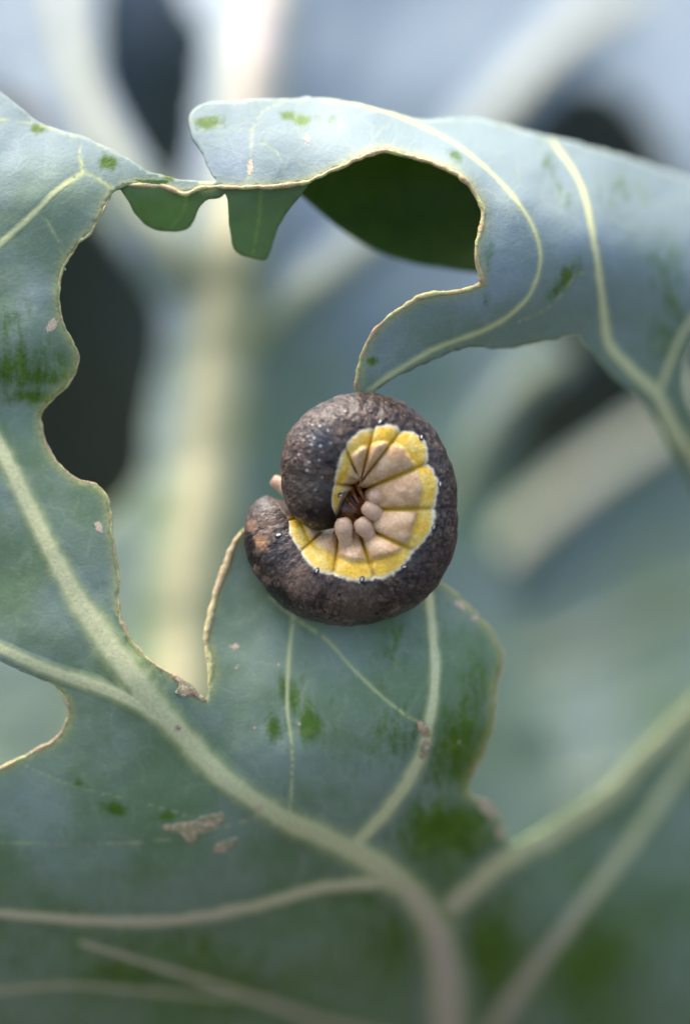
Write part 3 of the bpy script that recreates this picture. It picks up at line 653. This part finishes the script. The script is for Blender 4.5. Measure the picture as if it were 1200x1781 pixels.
tail0 = sstep(CRE[0]+2, CRE[0]-14, IT.astype(float)); dcol = np.array([.10, .075, .06])
col = lerp(col, dcol*(0.5+n_fine[..., None]), tail0*(1-dors))
rgba = np.concatenate([np.clip(col, 0, 1), np.ones(sx.shape+(1,))], 2).reshape(-1, 4)
F = []
for i in range(NTB-1):
    a = i*NPH; b = a+NPH
    for j in range(NPH):
        k = (j+1) % NPH
        F.append([a+j, a+k, b+k, b+j])
F.append([j for j in range(NPH)][::-1]); F.append([(NTB-1)*NPH+j for j in range(NPH)])
a0 = V[F[NTB*60]]; cr = np.cross(a0[1]-a0[0], a0[3]-a0[0])
ci = F[NTB*60][0]//NPH; cc = P(cl[ci, 0], cl[ci, 1], cl[ci, 2])
if cr@(a0[0]-cc) < 0: F = [f[::-1] for f in F]

k = NT('caterpillar_skin'); colr = k.attr('skin', 'Color'); tc = k.n('ShaderNodeTexCoord').outputs['Object']
f1 = k.noise(tc, 5200, 3, .6); f2 = k.noise(tc, 16000, 2, .6)
pb = k.n('ShaderNodeBsdfPrincipled')
k.val(pb.inputs['Base Color'], k.mix(.36, colr, k.mix(k.rng(f1, .3, .7), (.55, .55, .55), (1.4, 1.4, 1.4)), 'MULTIPLY'))
pb.inputs['Roughness'].default_value = .42; pb.inputs['Specular IOR Level'].default_value = .45
pb.inputs['Subsurface Weight'].default_value = .25; pb.inputs['Subsurface Radius'].default_value = (1, .55, .25); pb.inputs['Subsurface Scale'].default_value = .0004
vo = k.n('ShaderNodeTexVoronoi'); vo.inputs['Scale'].default_value = 7000; k.val(vo.inputs['Vector'], tc)
b = k.n('ShaderNodeBump'); b.inputs['Strength'].default_value = .4; b.inputs['Distance'].default_value = .00004
k.val(b.inputs['Height'], k.math('ADD', k.math('MULTIPLY', vo.outputs['Distance'], -.8), k.math('ADD', f1, k.math('MULTIPLY', f2, .5)))); k.val(pb.inputs['Normal'], b.outputs[0])
M_skin = k.out(pb.outputs[0])
M_spir = simple('spiracle_white', (.85, .82, .78), (.75, .70, .66), 9000, .3, .1)
M_spirring = simple('spiracle_rim', (.008, .006, .008), (.02, .015, .02), 9000, .35, .2)
M_proleg = simple('proleg_skin', (.58, .37, .22), (.68, .47, .31), 3800, .36, .6, .0001, sss=.4)
M_leg = simple('true_leg_horn', (.40, .13, .03), (.16, .045, .012), 2500, .25, .2, .00005)
M_head = simple('head_capsule', (.24, .085, .02), (.05, .018, .008), 1800, .25, .3, .00008)

cat = thing('caterpillar', 'plump brown caterpillar with yellow side stripe curled up on the chewed leaf', 'caterpillar', P(600, 1010, 4.1).tolist())
mesh_obj('body', V, F, M_skin, cat, {'skin': rgba})

def ellipsoid(name, c, axes, mat, parent, nu=14, nv=9):
    ax = np.asarray(axes); vs = []; fs = []
    for i in range(nv+1):
        th = math.pi*i/nv
        for j in range(nu):
            p = 2*math.pi*j/nu
            vs.append(c+ax[0]*math.sin(th)*math.cos(p)+ax[1]*math.sin(th)*math.sin(p)+ax[2]*math.cos(th))
    for i in range(nv):
        for j in range(nu):
            q = (j+1) % nu; fs.append([i*nu+j, (i+1)*nu+j, (i+1)*nu+q, i*nu+q])
    return mesh_obj(name, np.array(vs), fs, mat, parent)
VG = V.reshape(NTB, NPH, 3)
def surf(x, y):
    d = (bx-x)**2+(by-y)**2+1e6*(np.cos(PH) < 0); i, j = np.unravel_index(np.argmin(d), d.shape)
    a = VG[min(i+2, NTB-1), j]-VG[i-2, j]; c = VG[i, (j+2) % NPH]-VG[i, j-2]; n = np.cross(a, c); n /= np.linalg.norm(n)
    if n@(VG[i, j]-P(cl[i, 0], cl[i, 1], cl[i, 2])) < 0: n = -n
    return VG[i, j], a/np.linalg.norm(a), n
for (x, y, ln, ang) in [(661,733,4.4,60),(732,761,4.4,70),(764,842,4.6,80),(754,917,4.2,70),(702,985,4.0,10),(629,1007,4.2,75),(551,993,4.4,70),(485,931,5.5,20),(592,861,4.4,20)]:
    p, a, n = surf(x, y)
    d = math.cos(R(ang))*RIGHT+math.sin(R(ang))*UP; d = d-n*(d@n); d /= np.linalg.norm(d); c = np.cross(n, d)
    rg = ellipsoid('spiracle', p-n*.4*S, (d*(ln+2.2)*S, c*(ln*.62+1.8)*S, n*2.0*S), M_spirring, cat)
    ellipsoid('spiracle_sieve', p+n*1.0*S, (d*ln*S*.9, c*ln*.36*S, n*1.5*S), M_spir, rg, 10, 7)

def stub(name, path, rad, mat, parent, sides=18, n=22, lobes=0.0):
    pz = catmull(path, 1.5); pz = pz[np.linspace(0, len(pz)-1, n).astype(int)]
    rr = np.interp(np.linspace(0, 1, n), np.linspace(0, 1, len(rad)), rad)
    return tube(name, P(pz[:, 0], pz[:, 1], pz[:, 2]), rr*S, mat, parent, sides, wob=.07)
for path, rad in [
    ([(607,965,-1.0),(601,938,-1.9),(598,918,-2.2),(595,901,-2.2)], [17,18,17,14.5,12.5,13,15,16.5,16,14,9]),
    ([(655,955,-1.0),(643,932,-2.0),(632,916,-2.3),(623,903,-2.3)], [17,18,17,14.5,12,12.5,14.5,16,15.5,13,8]),
    ([(688,916,-1.0),(664,900,-2.0),(646,888,-2.4),(632,878,-2.4)], [17,18,17.5,16,13.5,13,14.5,15.5,15,13,8]),
    ([(700,860,-1.0),(674,862,-2.0),(656,864,-2.4),(641,865,-2.4)], [15,16,15.5,14,12,12,13.5,14.5,14,12,7]),
    ([(505,856,2.0),(492,845,2.2),(481,838,2.3),(474,833,2.3)], [13,14,14,13,12.5,12,11,9])]:
    stub('proleg', path, rad, M_proleg, cat)
for path, rad in [
    ([(618,832,-.2),(624,848,-1.0),(630,862,-1.5),(634,872,-1.6)], [5,5.5,5,4.4,3.8,3,2,.8]),
    ([(610,838,0),(614,856,-1.0),(620,868,-1.3),(626,876,-1.4)], [5.5,5.5,5,4.2,3.6,2.8,1.6,.7]),
    ([(598,858,0),(606,872,-1.0),(614,882,-1.3),(622,888,-1.3)], [5.5,5.5,5,4.2,3.6,2.8,1.6,.7])]:
    stub('true_leg', path, rad, M_leg, cat, 10, 16)
hc = P(610, 880, .5)
ellipsoid('head', hc, ((RIGHT*.8+UP*-.6)*46*S, (RIGHT*.6+UP*.8)*44*S, FWD*34*S), M_head, cat, 28, 18)
